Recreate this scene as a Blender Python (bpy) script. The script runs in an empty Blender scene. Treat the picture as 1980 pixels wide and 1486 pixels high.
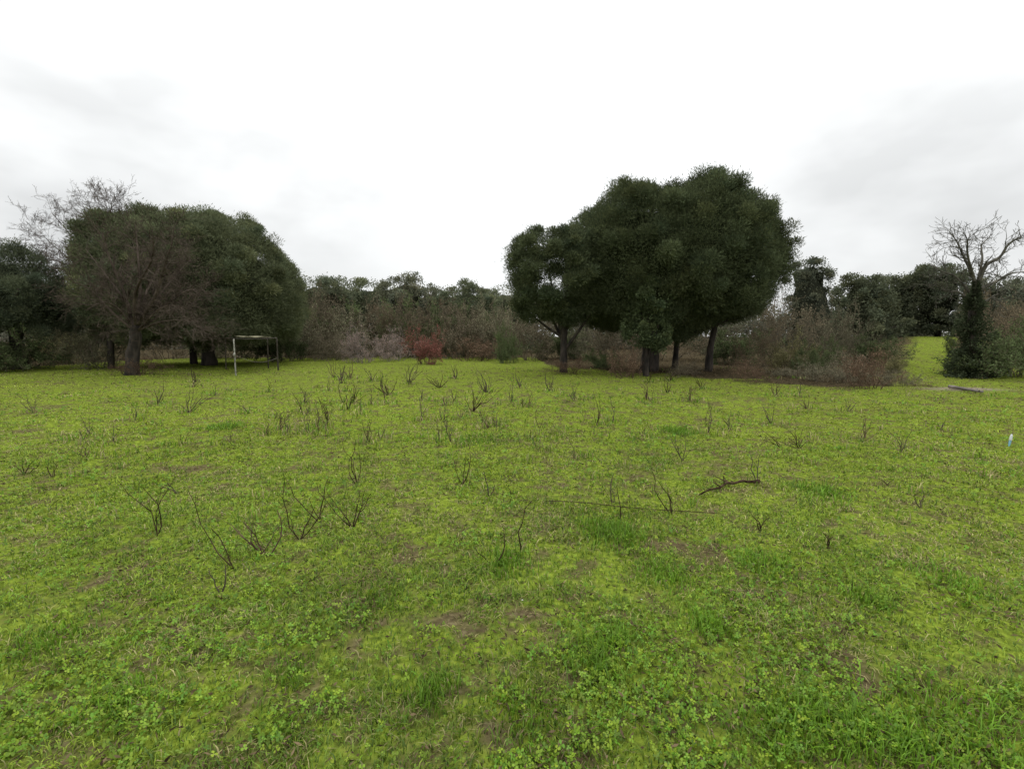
import bpy, math, random
import numpy as np
from mathutils import Vector
F=928.0; CH=1.6; PIT=math.radians(5.8); cp,sp=math.cos(PIT),math.sin(PIT)
C=bpy.context.scene.collection
def ray(px,py):
    u=(px-990)/F; v=(743-py)/F
    return (u,cp+v*sp,-sp+v*cp)
def P(px,py,D):
    r=ray(px,py); t=D/r[1]; return np.array((r[0]*t,D,CH+r[2]*t))
def G(px,py):
    r=ray(px,py); t=CH/-r[2]; return (r[0]*t,r[1]*t)
def vn(x,y,s,seed):
    X=np.asarray(x,float)/s; Y=np.asarray(y,float)/s
    xi=np.floor(X).astype(np.int64); yi=np.floor(Y).astype(np.int64)
    fx=X-xi; fy=Y-yi; fx=fx*fx*(3-2*fx); fy=fy*fy*(3-2*fy)
    def h(a,b):
        k=(a*374761393+b*668265263+seed*144269504)&0xffffffff
        k=((k^(k>>13))*1274126177)&0xffffffff
        return ((k^(k>>16))&0xffffff)/float(0xffffff)
    return (h(xi,yi)*(1-fx)+h(xi+1,yi)*fx)*(1-fy)+(h(xi,yi+1)*(1-fx)+h(xi+1,yi+1)*fx)*fy
def SS(t): t=np.clip(t,0,1); return t*t*(3-2*t)
def hgt(x,y):
    x=np.asarray(x,float); y=np.asarray(y,float)
    u=x/np.maximum(y,1.0)
    h=0.06*(vn(x,y,2.6,1)-.5)+0.03*(vn(x,y,.7,2)-.5)+0.012*(vn(x,y,.22,3)-.5)
    h=h+1.5*SS((y-18)/20)*SS((u-.66)/.16)
    return h
EP=[(-400,722),(0,716),(150,703),(300,694),(600,690),(900,688),(1035,692),(1060,706),(1200,720),(1400,731),(1600,744),(1700,752),(1730,744),(1748,715),(1765,685),(1780,650.5),(2400,650.5)]
def litter(x,y):
    u=np.asarray(x)/np.maximum(y,1.0); px=990+u*F*1.0
    py=np.interp(px,[e[0] for e in EP],[e[1] for e in EP])
    De=CH*F/(py-648.7)
    n=(vn(x,y,1.6,7)-.5)*2.6+(vn(x,y,.5,8)-.5)*1.6
    m=SS((y-De+n)/1.2+.5)
    return np.where(y<3,0,m)

# ---------- mesh helpers
def mk(name,V,Fc,mat,parent=None,col=None,smooth=False):
    V=np.asarray(V,np.float32).reshape(-1,3).copy(); Fc=np.asarray(Fc,np.int32).reshape(-1,3)
    if parent is not None: V-=np.array(parent.location,np.float32)
    me=bpy.data.meshes.new(name)
    me.vertices.add(len(V)); me.vertices.foreach_set('co',V.ravel())
    me.loops.add(len(Fc)*3); me.loops.foreach_set('vertex_index',Fc.ravel())
    me.polygons.add(len(Fc)); me.polygons.foreach_set('loop_start',np.arange(0,len(Fc)*3,3,dtype=np.int32))
    if smooth: me.polygons.foreach_set('use_smooth',np.ones(len(Fc),bool))
    me.update(calc_edges=True)
    if col is not None:
        a=me.color_attributes.new('Col','FLOAT_COLOR','POINT')
        c=np.ones((len(V),4),np.float32); c[:,:3]=col; a.data.foreach_set('color',c.ravel())
    me.materials.append(mat)
    o=bpy.data.objects.new(name,me); C.objects.link(o)
    if parent is not None: o.parent=parent
    return o
def tag(o,label,cat,group=None,kind=None):
    o['label']=label; o['category']=cat
    if group: o['group']=group
    if kind: o['kind']=kind
    return o
def thing(name,label,cat,loc,group=None):
    o=bpy.data.objects.new(name,None); C.objects.link(o); o.location=loc; o.empty_display_size=.2
    return tag(o,label,cat,group)
def nrm(a): return a/np.maximum(np.linalg.norm(a,axis=-1,keepdims=True),1e-9)
def leaves(Cn,Dr,L,W,rs):
    n=len(Cn); s=nrm(np.cross(Dr,rs.normal(size=(n,3)))); L=L[:,None]; W=W[:,None]
    V=np.stack([Cn,Cn+Dr*L*.5+s*W*.5,Cn+Dr*L,Cn+Dr*L*.5-s*W*.5],1).reshape(-1,3)
    b=(np.arange(n)*4)[:,None]
    Fc=np.concatenate([b+np.array([[0,1,2]]),b+np.array([[0,2,3]])],1).reshape(-1,3)
    return V,Fc
class Segs:
    def __init__(s): s.a=[];s.b=[];s.r=[];s.q=[]
    def add(s,p,q,r,t): s.a.append(tuple(p));s.b.append(tuple(q));s.r.append(r);s.q.append(t)
    def mesh(s,sides=3):
        A=np.array(s.a,float);B=np.array(s.b,float);R=np.array(s.r)[:,None];Q=np.array(s.q)[:,None]
        d=nrm(B-A); ref=np.where(np.abs(d[:,2:3])<.9,np.array([[0,0,1.]]),np.array([[1.,0,0]]))
        a=nrm(np.cross(d,ref)); b=np.cross(d,a); rings=[]
        for k in range(sides):
            t=2*math.pi*k/sides; rings.append(A+(a*math.cos(t)+b*math.sin(t))*R)
        for k in range(sides):
            t=2*math.pi*k/sides; rings.append(B+(a*math.cos(t)+b*math.sin(t))*Q)
        V=np.stack(rings,1).reshape(-1,3); base=(np.arange(len(A))*2*sides)[:,None]; f=[]
        for k in range(sides):
            k2=(k+1)%sides; f+=[[k,k2,sides+k2],[k,sides+k2,sides+k]]
        Fc=(base[:,:,None]+np.array(f)[None]).reshape(-1,3)
        return V,Fc
def tube(pts,rad,sides=9,rs=None,jit=.08):
    pts=np.array(pts,float); n=len(pts)
    tt=np.linspace(0,n-1,(n-1)*4+1); pp=np.stack([np.interp(tt,range(n),pts[:,i]) for i in range(3)],1)
    for _ in range(2): pp[1:-1]=(pp[:-2]+2*pp[1:-1]+pp[2:])/4
    rr=np.interp(tt,range(n),rad); m=len(pp)
    d=nrm(np.gradient(pp,axis=0)); ref=np.array([0.3,1,.1]); a=nrm(np.cross(d,ref)); b=np.cross(d,a)
    V=[]
    for k in range(sides):
        t=2*math.pi*k/sides; j=1+(rs.normal(size=(m,1))*jit if rs is not None else 0)
        V.append(pp+(a*math.cos(t)+b*math.sin(t))*rr[:,None]*j)
    V=np.stack(V,1).reshape(-1,3); Fc=[]
    for i in range(m-1):
        for k in range(sides):
            k2=(k+1)%sides; p=i*sides; q=p+sides
            Fc+=[[p+k,p+k2,q+k2],[p+k,q+k2,q+k]]
    V=np.concatenate([V,pp[:1],pp[-1:]]); e=len(V)
    for k in range(sides):
        k2=(k+1)%sides; Fc+=[[e-2,k2,k],[e-1,(m-1)*sides+k,(m-1)*sides+k2]]
    return V,np.array(Fc)
def join(parts):
    Vs=[];Fs=[];o=0
    for V,Fc in parts: Vs.append(V);Fs.append(Fc+o);o+=len(V)
    return np.concatenate(Vs),np.concatenate(Fs)
def rv(r): return Vector((r.gauss(0,1),r.gauss(0,1),r.gauss(0,1)))
def grow(S,p,d,L,r,lev,mx,nch,spread,up,rn,wander=.22,rmin=.004):
    n=4 if lev<2 else 3; st=L/n; rp=r
    for i in range(n):
        d=(d+rv(rn)*wander+Vector((0,0,up))).normalized(); q=p+d*st
        r1=max(rmin,r*(1-.65*(i+1)/n)); S.add(p,q,rp,r1)
        if lev<mx and (i>0 or lev>0):
            for _ in range(nch if i<n-1 else nch+1):
                if rn.random()<.8:
                    w=rv(rn); w=(w-d*w.dot(d)).normalized()
                    grow(S,q if rn.random()<.5 else p.lerp(q,rn.random()),(d+w*spread*rn.uniform(.6,1.3)).normalized(),L*rn.uniform(.42,.68),max(rmin,r1*.72),lev+1,mx,nch,spread,up,rn,wander,rmin)
        p=q; rp=r1

# ---------- materials
def mat_new(name):
    m=bpy.data.materials.new(name); m.use_nodes=True; nt=m.node_tree; nt.nodes.clear()
    return m,nt,nt.nodes.new('ShaderNodeOutputMaterial')
def leaf_mat(name,trans=.25,gloss=.0,rand=0.0):
    m,nt,out=mat_new(name); N=nt.nodes; L=nt.links
    at=N.new('ShaderNodeAttribute'); at.attribute_name='Col'; col=at.outputs['Color']
    if rand:
        oi=N.new('ShaderNodeObjectInfo'); mr=N.new('ShaderNodeMapRange'); mr.inputs[3].default_value=1-rand; mr.inputs[4].default_value=1+rand
        L.new(oi.outputs['Random'],mr.inputs[0])
        hv=N.new('ShaderNodeHueSaturation'); L.new(col,hv.inputs['Color']); L.new(mr.outputs[0],hv.inputs['Value']); col=hv.outputs[0]
    d=N.new('ShaderNodeBsdfDiffuse'); L.new(col,d.inputs[0]); last=d.outputs[0]
    if trans:
        t=N.new('ShaderNodeBsdfTranslucent'); mx=N.new('ShaderNodeMixShader'); mx.inputs[0].default_value=trans
        L.new(col,t.inputs[0]); L.new(last,mx.inputs[1]); L.new(t.outputs[0],mx.inputs[2]); last=mx.outputs[0]
    if gloss:
        g=N.new('ShaderNodeBsdfGlossy'); g.inputs['Roughness'].default_value=.4; g.inputs[0].default_value=(.8,.95,.6,1)
        m2=N.new('ShaderNodeMixShader'); m2.inputs[0].default_value=gloss
        L.new(last,m2.inputs[1]); L.new(g.outputs[0],m2.inputs[2]); last=m2.outputs[0]
    L.new(last,out.inputs[0])
    return m
def bark_mat(name,c1,c2,scale=6,rough=.8):
    m,nt,out=mat_new(name); N=nt.nodes; L=nt.links
    tc=N.new('ShaderNodeTexCoord'); mp=N.new('ShaderNodeMapping'); mp.inputs['Scale'].default_value=(1,1,.35)
    L.new(tc.outputs['Object'],mp.inputs[0])
    n=N.new('ShaderNodeTexNoise'); n.inputs['Scale'].default_value=scale; n.inputs['Detail'].default_value=4; L.new(mp.outputs[0],n.inputs[0])
    cr=N.new('ShaderNodeValToRGB'); cr.color_ramp.elements[0].position=.35; cr.color_ramp.elements[1].position=.68
    cr.color_ramp.elements[0].color=(*c1,1); cr.color_ramp.elements[1].color=(*c2,1)
    L.new(n.outputs[0],cr.inputs[0])
    b=N.new('ShaderNodeBsdfPrincipled'); b.inputs['Roughness'].default_value=rough; b.inputs['Specular IOR Level'].default_value=.2
    bp=N.new('ShaderNodeBump'); bp.inputs['Strength'].default_value=.6; bp.inputs['Distance'].default_value=.03
    L.new(n.outputs[0],bp.inputs['Height']); L.new(bp.outputs[0],b.inputs['Normal'])
    L.new(cr.outputs[0],b.inputs['Base Color']); L.new(b.outputs[0],out.inputs[0])
    return m
def twig_mat(name,c1,c2,scale=3):
    m,nt,out=mat_new(name); N=nt.nodes; L=nt.links
    tc=N.new('ShaderNodeTexCoord'); n=N.new('ShaderNodeTexNoise'); n.inputs['Scale'].default_value=scale; n.inputs['Detail'].default_value=2; L.new(tc.outputs['Object'],n.inputs[0])
    cr=N.new('ShaderNodeValToRGB'); cr.color_ramp.elements[0].position=.35; cr.color_ramp.elements[1].position=.65
    cr.color_ramp.elements[0].color=(*c1,1); cr.color_ramp.elements[1].color=(*c2,1); L.new(n.outputs[0],cr.inputs[0])
    b=N.new('ShaderNodeBsdfDiffuse'); L.new(cr.outputs[0],b.inputs[0]); L.new(b.outputs[0],out.inputs[0]); return m
M_leaf=leaf_mat('foliage',.28)
M_grass=leaf_mat('grass_blades',.35,.02)
M_dry=leaf_mat('dry_leaves',.2,0,rand=.3)
M_bark=bark_mat('dark_wet_bark',(.014,.012,.010),(.06,.048,.038))
M_twig=twig_mat('grey_brown_twigs',(.045,.035,.028),(.11,.087,.07),3)
M_twigp=twig_mat('pale_grey_twigs',(.12,.105,.095),(.22,.195,.175),3)
M_twigm=bark_mat('mossy_grey_limbs',(.03,.028,.02),(.12,.11,.085),5)
M_twigr=twig_mat('red_brown_twigs',(.062,.042,.029),(.135,.092,.064),8)
M_twigd=twig_mat('dark_twigs',(.022,.015,.009),(.07,.048,.031),12)
M_brush=twig_mat('brush_stems',(.065,.056,.039),(.155,.131,.09),2)
M_wood=bark_mat('weathered_timber',(.025,.022,.016),(.07,.057,.043),10)
M_white=bark_mat('flaking_white_paint',(.10,.095,.075),(.40,.39,.34),14)
M_panel=bark_mat('pale_board',(.12,.11,.065),(.27,.25,.16),5)

# ---------- ground
xs=np.sinh(np.linspace(-7.2,7.2,380))*.75
ys=np.concatenate([np.linspace(-40,.5,8),np.exp(np.linspace(math.log(1.0),math.log(700),330))])
X,Y=np.meshgrid(xs,ys); V=np.stack([X,Y,hgt(X,Y)],-1).reshape(-1,3)
nx,ny=len(xs),len(ys); idx=np.arange(nx*ny).reshape(ny,nx)
a=idx[:-1,:-1].ravel();b=idx[:-1,1:].ravel();c=idx[1:,1:].ravel();d=idx[1:,:-1].ravel()
Fc=np.concatenate([np.stack([a,b,c],1),np.stack([a,c,d],1)])
lit=litter(X,Y).ravel()
xp,yp=G(1865,752); pathm=np.exp(-((V[:,0]-xp-.15*(V[:,1]-yp))/1.1)**4-((V[:,1]-yp)/.45)**4)
MUD=[(850,1215,.55,.16),(160,1130,.4,.3),(800,1080,.3,.14),(1330,1060,.4,.2),(1010,1030,.3,.2),(1700,1330,.3,.12),(1450,1150,.3,.12),(320,905,.7,.3),(900,815,1.2,.5),(300,1215,.4,.12),(1180,1190,.3,.1),(1650,985,.5,.3),(600,1180,.4,.15),(1080,1310,.3,.1),(480,1290,.3,.1)]
def mud(x,y):
    m=np.zeros_like(np.asarray(x,float))+.14
    for px,py,rx,ry in MUD:
        gx,gy=G(px,py); m=np.maximum(m,.62*np.exp(-((x-gx)/rx)**2-((y-gy)/ry)**2))
    m=m+(vn(x,y,.45,71)-.5)*.9+(vn(x,y,.09,72)-.5)*1.1+(vn(x,y,1.7,73)-.5)*.35
    return SS((m-.42)/.5)
mudm=mud(V[:,0],V[:,1])*(V[:,1]>1)*(V[:,1]<22)
col=np.stack([lit,pathm,mudm],1)
m,nt,out=mat_new('meadow_ground'); N=nt.nodes; L=nt.links
tc=N.new('ShaderNodeTexCoord')
def noise(s,det=5,off=0):
    n=N.new('ShaderNodeTexNoise'); n.inputs['Scale'].default_value=s; n.inputs['Detail'].default_value=det
    mp=N.new('ShaderNodeMapping'); mp.inputs['Location'].default_value=(off,off*2,0); L.new(tc.outputs['Object'],mp.inputs[0]); L.new(mp.outputs[0],n.inputs[0]); return n.outputs[0]
def ramp(i,stops):
    r=N.new('ShaderNodeValToRGB'); e=r.color_ramp.elements
    while len(e)<len(stops): e.new(.5)
    for k,(p,c) in enumerate(stops): e[k].position=p; e[k].color=(*c,1)
    L.new(i,r.inputs[0]); return r.outputs[0]
def mixc(f,a,b):
    x=N.new('ShaderNodeMix'); x.data_type='RGBA'
    L.new(f,x.inputs[0]); L.new(a,x.inputs[6]); L.new(b,x.inputs[7]); return x.outputs[2]
g1=ramp(noise(24,5),[(.3,(.06,.08,.014)),(.5,(.12,.16,.02)),(.7,(.19,.24,.03))])
soil=ramp(noise(30,5,3),[(.3,(.045,.036,.018)),(.6,(.10,.08,.042)),(.75,(.155,.13,.07))])
fs=ramp(noise(4.5,6,5),[(.48,(0,0,0)),(.62,(.8,.8,.8))])
at=N.new('ShaderNodeAttribute'); at.attribute_name='Col'; sx=N.new('ShaderNodeSeparateColor'); L.new(at.outputs['Color'],sx.inputs[0])
c0=mixc(sx.outputs[2],mixc(fs,g1,soil),soil)
lt=ramp(noise(5,6,9),[(.3,(.024,.020,.012)),(.55,(.055,.043,.025)),(.75,(.095,.078,.042))])
c1=mixc(sx.outputs[0],c0,lt)
pt=ramp(noise(14,6,2),[(.35,(.12,.095,.065)),(.7,(.26,.23,.17))])
c2=mixc(sx.outputs[1],c1,pt)
bs=N.new('ShaderNodeBsdfDiffuse'); L.new(c2,bs.inputs[0])
bp=N.new('ShaderNodeBump'); bp.inputs['Strength'].default_value=.8; bp.inputs['Distance'].default_value=.03; L.new(noise(30,5,1),bp.inputs['Height']); L.new(bp.outputs[0],bs.inputs['Normal'])
L.new(bs.outputs[0],out.inputs[0])
g=mk('ground',V,Fc,m,None,col,True); tag(g,'open grassy field with bare muddy patches and brown litter at the woods','ground',kind='structure')

FARL=[
(915,797,48,60,9,'fan-shaped brown clump at centre, halfway to the trees','d'),
(633,814,50,34,8,'upright brown clump left of centre, halfway out','d'),
(540,832,45,50,7,'reddish sprawling clump left of the upright brown one','r'),
(165,882,28,30,5,'low reddish clump near the left side','r'),
(750,762,32,34,8,'compact round clump in line with the pink-grey shrub','d'),
(683,777,32,40,8,'wide dark clump left of the compact round one','d'),
(790,742,50,36,8,'tallest far clump in front of the red shrub','t'),
(850,748,30,40,8,'broad low clump below the red shrub','d'),
(940,758,48,44,9,'fan clump in front of the dark conical evergreen','t'),
(990,778,50,20,4,'narrow upright twigs right of that far fan clump','t'),
(1063,757,36,24,5,'small clump in front of the smaller pine','t'),
(1155,822,60,20,4,'tall thin twigs in front of the young tree, left','d'),
(1185,817,55,20,3,'thin paired twigs beside the tall thin ones','t'),
(1250,772,36,24,5,'reddish clump at the pine shade edge','r'),
(1356,752,26,24,6,'small dark clump right along the shade edge','d'),
(1500,766,26,24,6,'small rusty clump at the grass edge on the right','r'),
(1410,832,38,36,6,'faint spreading clump right of centre','t'),
(1370,838,62,16,3,'tall faint twigs left of that faint spreading clump','t'),
(1490,818,50,24,3,'sparse leaning twigs above the dense right clump','t'),
(1640,797,30,24,4,'small pale twigs before the red-brown right shrub','t'),
(1665,852,45,30,6,'reddish twigs between the dense clump and pale V','r'),
(65,797,40,50,6,'faint spreading twigs at the far left of the field','t'),
(365,797,42,60,9,'wide clump in front of the post shelter, left','t'),
(305,782,36,24,5,'small clump in front of the leafless tree','t'),
(735,846,42,14,3,'thin twigs left of the central fan clump','t'),
(815,814,44,16,3,'thin upright twigs just left of the central fan','t'),
(1242,847,22,18,4,'small stubby clump right of the thin paired twigs','d'),
(660,742,34,24,5,'far clump in front of the pink-grey shrub, left','t'),
(720,738,30,20,5,'far clump directly below the pink-grey shrub','t'),
(590,782,34,20,4,'faint twigs left of the wide dark clump','t'),
(1110,775,34,18,4,'twigs before the gap between the two right pines','t'),
(480,800,28,24,4,'low faint twigs in front of the post shelter, right','t'),
(1560,790,24,24,5,'low twigs before the tan bramble heap','r'),
(260,812,26,20,4,'low faint twigs in the left middle field','t'),
(880,732,26,20,5,'far small clump right of the red shrub','t'),
(160,850,24,20,3,'sparse twigs above the low reddish left clump','t'),
(1290,760,24,20,4,'tiny twigs at the shade edge below the thin trunk','d'),
(1820,830,22,20,4,'small faint twigs left of the white and blue peg','t'),
]
rq=random.Random(91)
for _ in range(58):
    px_=rq.gauss(760,330); py_=rq.uniform(722,860)
    if not 40<px_<1560: continue
    FARL.append((px_,py_,rq.uniform(14,34)*(1+(py_-722)/250),rq.uniform(6,22),rq.choice([2,2,3,4]),'one of the small thin brown weed stems scattered through the far half of the field',rq.choice('dttr')))
# ---------- grass
rs=np.random.RandomState(5)
D=np.concatenate([np.sqrt(rs.uniform(1.1**2,2.6**2,60000)),np.exp(rs.uniform(math.log(2.6),math.log(40),420000))])
x=rs.uniform(-1.18,1.18,len(D))*D+rs.uniform(-.6,.6,len(D)); y=D
dens=.36+.78*SS((vn(x,y,.33,11)*.4+vn(x,y,1.1,12)*.25+vn(x,y,.1,13)*.35-.38)/.24)
soilm=mud(x,y)*(y<22)
dens=dens*(1-.68*soilm)
keep=(rs.uniform(size=len(x))<dens)&(litter(x,y)<rs.uniform(.2,.9,len(x)))&(rs.uniform(size=len(x))>np.exp(-((x-xp-.15*(y-yp))/1.1)**4-((y-yp)/.45)**4))
x,y=x[keep],y[keep]; n=len(x)
clump=vn(x,y,.28,31); big=vn(x,y,2.2,32)*.5+vn(x,y,.5,33)*.5
H=(.018+.04*rs.uniform(size=n)**1.6+.08*np.clip(clump-.62,0,1))*(1-.4*SS((y-5)/8))
W=.0046*np.maximum(1,y/2.4)**.9*rs.uniform(.6,1.3,n)
straw=rs.uniform(size=n)<(.09+.26*SS((vn(x,y,.8,41)-.5)/.3)+.35*soilm[keep])
tx=[];ty=[];th=[];ts=[]
for (px,py,r,k,hh) in [(1180,1035,.28,700,.11),(1310,835,.3,300,.13),(980,1095,.2,350,.10),(1150,1285,.16,320,.12),(1290,1115,.2,400,.09),(830,1350,.14,250,.11),(1600,1410,.22,600,.10),(1370,1215,.12,250,.10),(1470,1090,.2,300,.10),(1680,1160,.12,250,.09),(930,855,.5,400,.09),(1190,1235,.1,200,.09),(1480,1420,.18,400,.09),(1750,1450,.2,400,.12),(1900,1420,.25,500,.12),(430,830,.35,300,.1),(1590,955,.25,300,.11),(230,1370,.15,250,.08),(560,1310,.12,200,.07),(1850,1130,.2,250,.1),(80,1250,.2,300,.09),(720,1170,.2,250,.08),(1020,1400,.15,250,.09)]:
    gx,gy=G(px,py); q=rs.normal(size=(k,2))*r*.5; tx.append(gx+q[:,0]); ty.append(gy+q[:,1]*1.2); th.append(hh*rs.uniform(.4,1.05,k)); ts.append(np.zeros(k,bool))
for f_ in FARL:
    gx,gy=G(f_[0],f_[1]); k=36; q=rs.normal(size=(k,2))*.16; tx.append(gx+q[:,0]); ty.append(gy+q[:,1]); th.append(rs.uniform(.06,.18,k)); ts.append(rs.uniform(size=k)<.55)
for _ in range(150):
    gy=math.exp(rs.uniform(math.log(4),math.log(25))); gx=rs.uniform(-1,1)*gy; k=18; q=rs.normal(size=(k,2))*.07*max(1,gy/6); tx.append(gx+q[:,0]); ty.append(gy+q[:,1]); th.append(rs.uniform(.05,.16,k)); ts.append(rs.uniform(size=k)<.5)
tx,ty,th,ts=map(np.concatenate,(tx,ty,th,ts)); nt_=len(tx)
x=np.concatenate([x,tx]); y=np.concatenate([y,ty]); H=np.concatenate([H,th]); 
W=np.concatenate([W,.0055*np.maximum(1,ty/2.4)**.75*rs.uniform(.7,1.2,nt_)]); straw=np.concatenate([straw,ts])
tuft=np.concatenate([np.zeros(n),np.ones(nt_)]); big=np.concatenate([big,np.full(nt_,.3)]); n=len(x)
B=np.stack([x,y,hgt(x,y)-.004],1)
az=rs.uniform(0,2*math.pi,n); lean=np.where(straw,rs.uniform(.8,1.9,n),rs.uniform(.3,1.6,n)); lean=np.where(tuft>0,lean*.6,lean)
ld=np.stack([np.cos(az),np.sin(az),np.zeros(n)],1); sd=np.stack([-np.sin(az),np.cos(az),np.zeros(n)],1); rot=rs.uniform(-.6,.6,n)[:,None]; sd=nrm(sd+ld*rot)
up=np.array([[0,0,1.]]); Hc=H[:,None]; Wc=W[:,None]; ln=lean[:,None]
mid=B+up*Hc*(.62-.1*ln)+ld*Hc*.25*ln; tip=B+up*Hc*(1-.38*ln)+ld*Hc*.8*ln; tip[:,2]=np.maximum(tip[:,2],B[:,2]+.008)
V=np.stack([B-sd*Wc*.5,B+sd*Wc*.5,mid-sd*Wc*.42,mid+sd*Wc*.42,tip],1)
g0=np.array([.13,.21,.022]); g2=np.array([.295,.36,.04]); gd=np.array([.062,.115,.016]); st=np.array([.38,.33,.15])
hue=np.clip(.15+.65*SS((y-2.0)/9)+1.1*(big-.5)+rs.normal(size=n)*.2,0,1)[:,None]
cc=g0*(1-hue)+g2*hue; dk=(rs.uniform(size=n)<.26-.18*SS((y-3)/7))[:,None]; cc=np.where(dk,gd,cc)
cc=np.where((tuft>0)[:,None],np.array([.105,.20,.016])*rs.uniform(.7,1.4,(n,1)),cc); cc=np.where(straw[:,None],st*rs.uniform(.4,1.05,(n,1)),cc)
cc=cc*(1+(rs.uniform(size=(n,1))-.46)*(.55-.25*SS((y-4)/8))[:,None])*(.66+.38*vn(x,y,.9,61)+.32*vn(x,y,3.1,62))[:,None]
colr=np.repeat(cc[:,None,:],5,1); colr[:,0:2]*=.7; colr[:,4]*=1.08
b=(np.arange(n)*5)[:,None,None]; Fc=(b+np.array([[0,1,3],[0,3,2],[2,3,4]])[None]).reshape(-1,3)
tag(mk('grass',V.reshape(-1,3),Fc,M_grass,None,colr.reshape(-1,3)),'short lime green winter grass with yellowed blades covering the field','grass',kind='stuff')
# clover
D=np.exp(rs.uniform(math.log(1.1),math.log(14),90000)); x=rs.uniform(-1.18,1.18,len(D))*D; y=D
pm=(.06+SS((vn(x,y,.5,51)*.5+vn(x,y,.16,52)*.5-.54+.2*np.exp(-((x-1.2)/1.2)**2-((y-1.7)/1)**2))/.12))*(1-.8*mud(x,y))
k=rs.uniform(size=len(x))<pm; x,y=x[k],y[k]; n=len(x)
hc=rs.uniform(.012,.045,n); cen=np.stack([x,y,hgt(x,y)+hc],1); a0=rs.uniform(0,6.28,n); Vs=[]
sz=rs.uniform(.005,.012,n)*np.maximum(1,y/3.2)**.6
ccl=np.array([.12,.22,.02])*rs.uniform(.5,1.5,(n,1))*(1+np.array([.6,.15,0])*rs.uniform(-.4,1,(n,1))); tilt=rs.normal(size=(n,2))*.6
for j in range(3):
    a1=a0+j*2.094; dd=np.stack([np.cos(a1),np.sin(a1),np.cos(a1)*tilt[:,0]+np.sin(a1)*tilt[:,1]],1); ss=np.stack([-np.sin(a1),np.cos(a1),-np.sin(a1)*tilt[:,0]+np.cos(a1)*tilt[:,1]],1)
    s=sz[:,None]; Vs.append(np.stack([cen,cen+dd*s*.8+ss*s*.55,cen+dd*s*1.25+ss*s*.25,cen+dd*s*1.25-ss*s*.25,cen+dd*s*.8-ss*s*.55],1))
V=np.stack(Vs,1).reshape(-1,3); b=(np.arange(n*3)*5)[:,None,None]; Fc=(b+np.array([[0,1,2],[0,2,3],[0,3,4]])[None]).reshape(-1,3)
tag(mk('clover',V,Fc,M_grass,None,np.repeat(ccl,15,0)),'low clover and small round leaved weeds matted among the grass','clover',kind='stuff')
# dead leaf scraps
NN=40000
D=np.concatenate([np.exp(rs.uniform(math.log(1.1),math.log(24),NN)),rs.uniform(13,34,22000)]); x=rs.uniform(-1.15,1.15,len(D))*D; y=D
k=((np.arange(len(D))<NN)&(rs.uniform(size=len(D))<.2+1.3*SS((vn(x,y,.45,81)*.6+vn(x,y,.15,82)*.4-.48)/.25)))|(litter(x,y)>.4); x,y=x[k],y[k]; n=len(x)
cen=np.stack([x,y,hgt(x,y)+rs.uniform(.008,.04,n)],1); dr=nrm(np.stack([rs.normal(size=n),rs.normal(size=n),rs.uniform(-.1,.5,n)],1)); f=np.maximum(1,y/4)**.65
V,Fc=leaves(cen,dr,rs.uniform(.012,.045,n)*f,rs.uniform(.004,.013,n)*f,rs)
cl=np.array([.09,.066,.038])*rs.uniform(.25,1.9,(n,1)); tag(mk('dead_leaves',V,Fc,M_dry,None,np.repeat(cl,4,0)),'brown dead leaf scraps strewn through the grass and under trees','dead leaves',kind='stuff')
# daisies
pts=[(490,1120),(530,1105),(660,930),(500,995),(1560,1030),(700,1010),(430,1000),(1240,1175),(860,1110),(620,1080),(385,1060),(1010,1180),(1400,1210)]
Vs=[]
for px,py in pts:
    gx,gy=G(px,py); z=float(hgt(gx,gy))+.05; r=.006
    Vs.append(np.array([[gx,gy,z+.002]]+[[gx+r*math.cos(t*1.0472),gy+r*math.sin(t*1.0472),z] for t in range(6)]))
V=np.concatenate(Vs); Fc=np.concatenate([np.array([[0,1+t,1+(t+1)%6] for t in range(6)])+7*i for i in range(len(pts))])
tag(mk('daisies',V,Fc,M_white),'tiny white daisies dotted in the foreground grass','flowers',kind='stuff')

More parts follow.
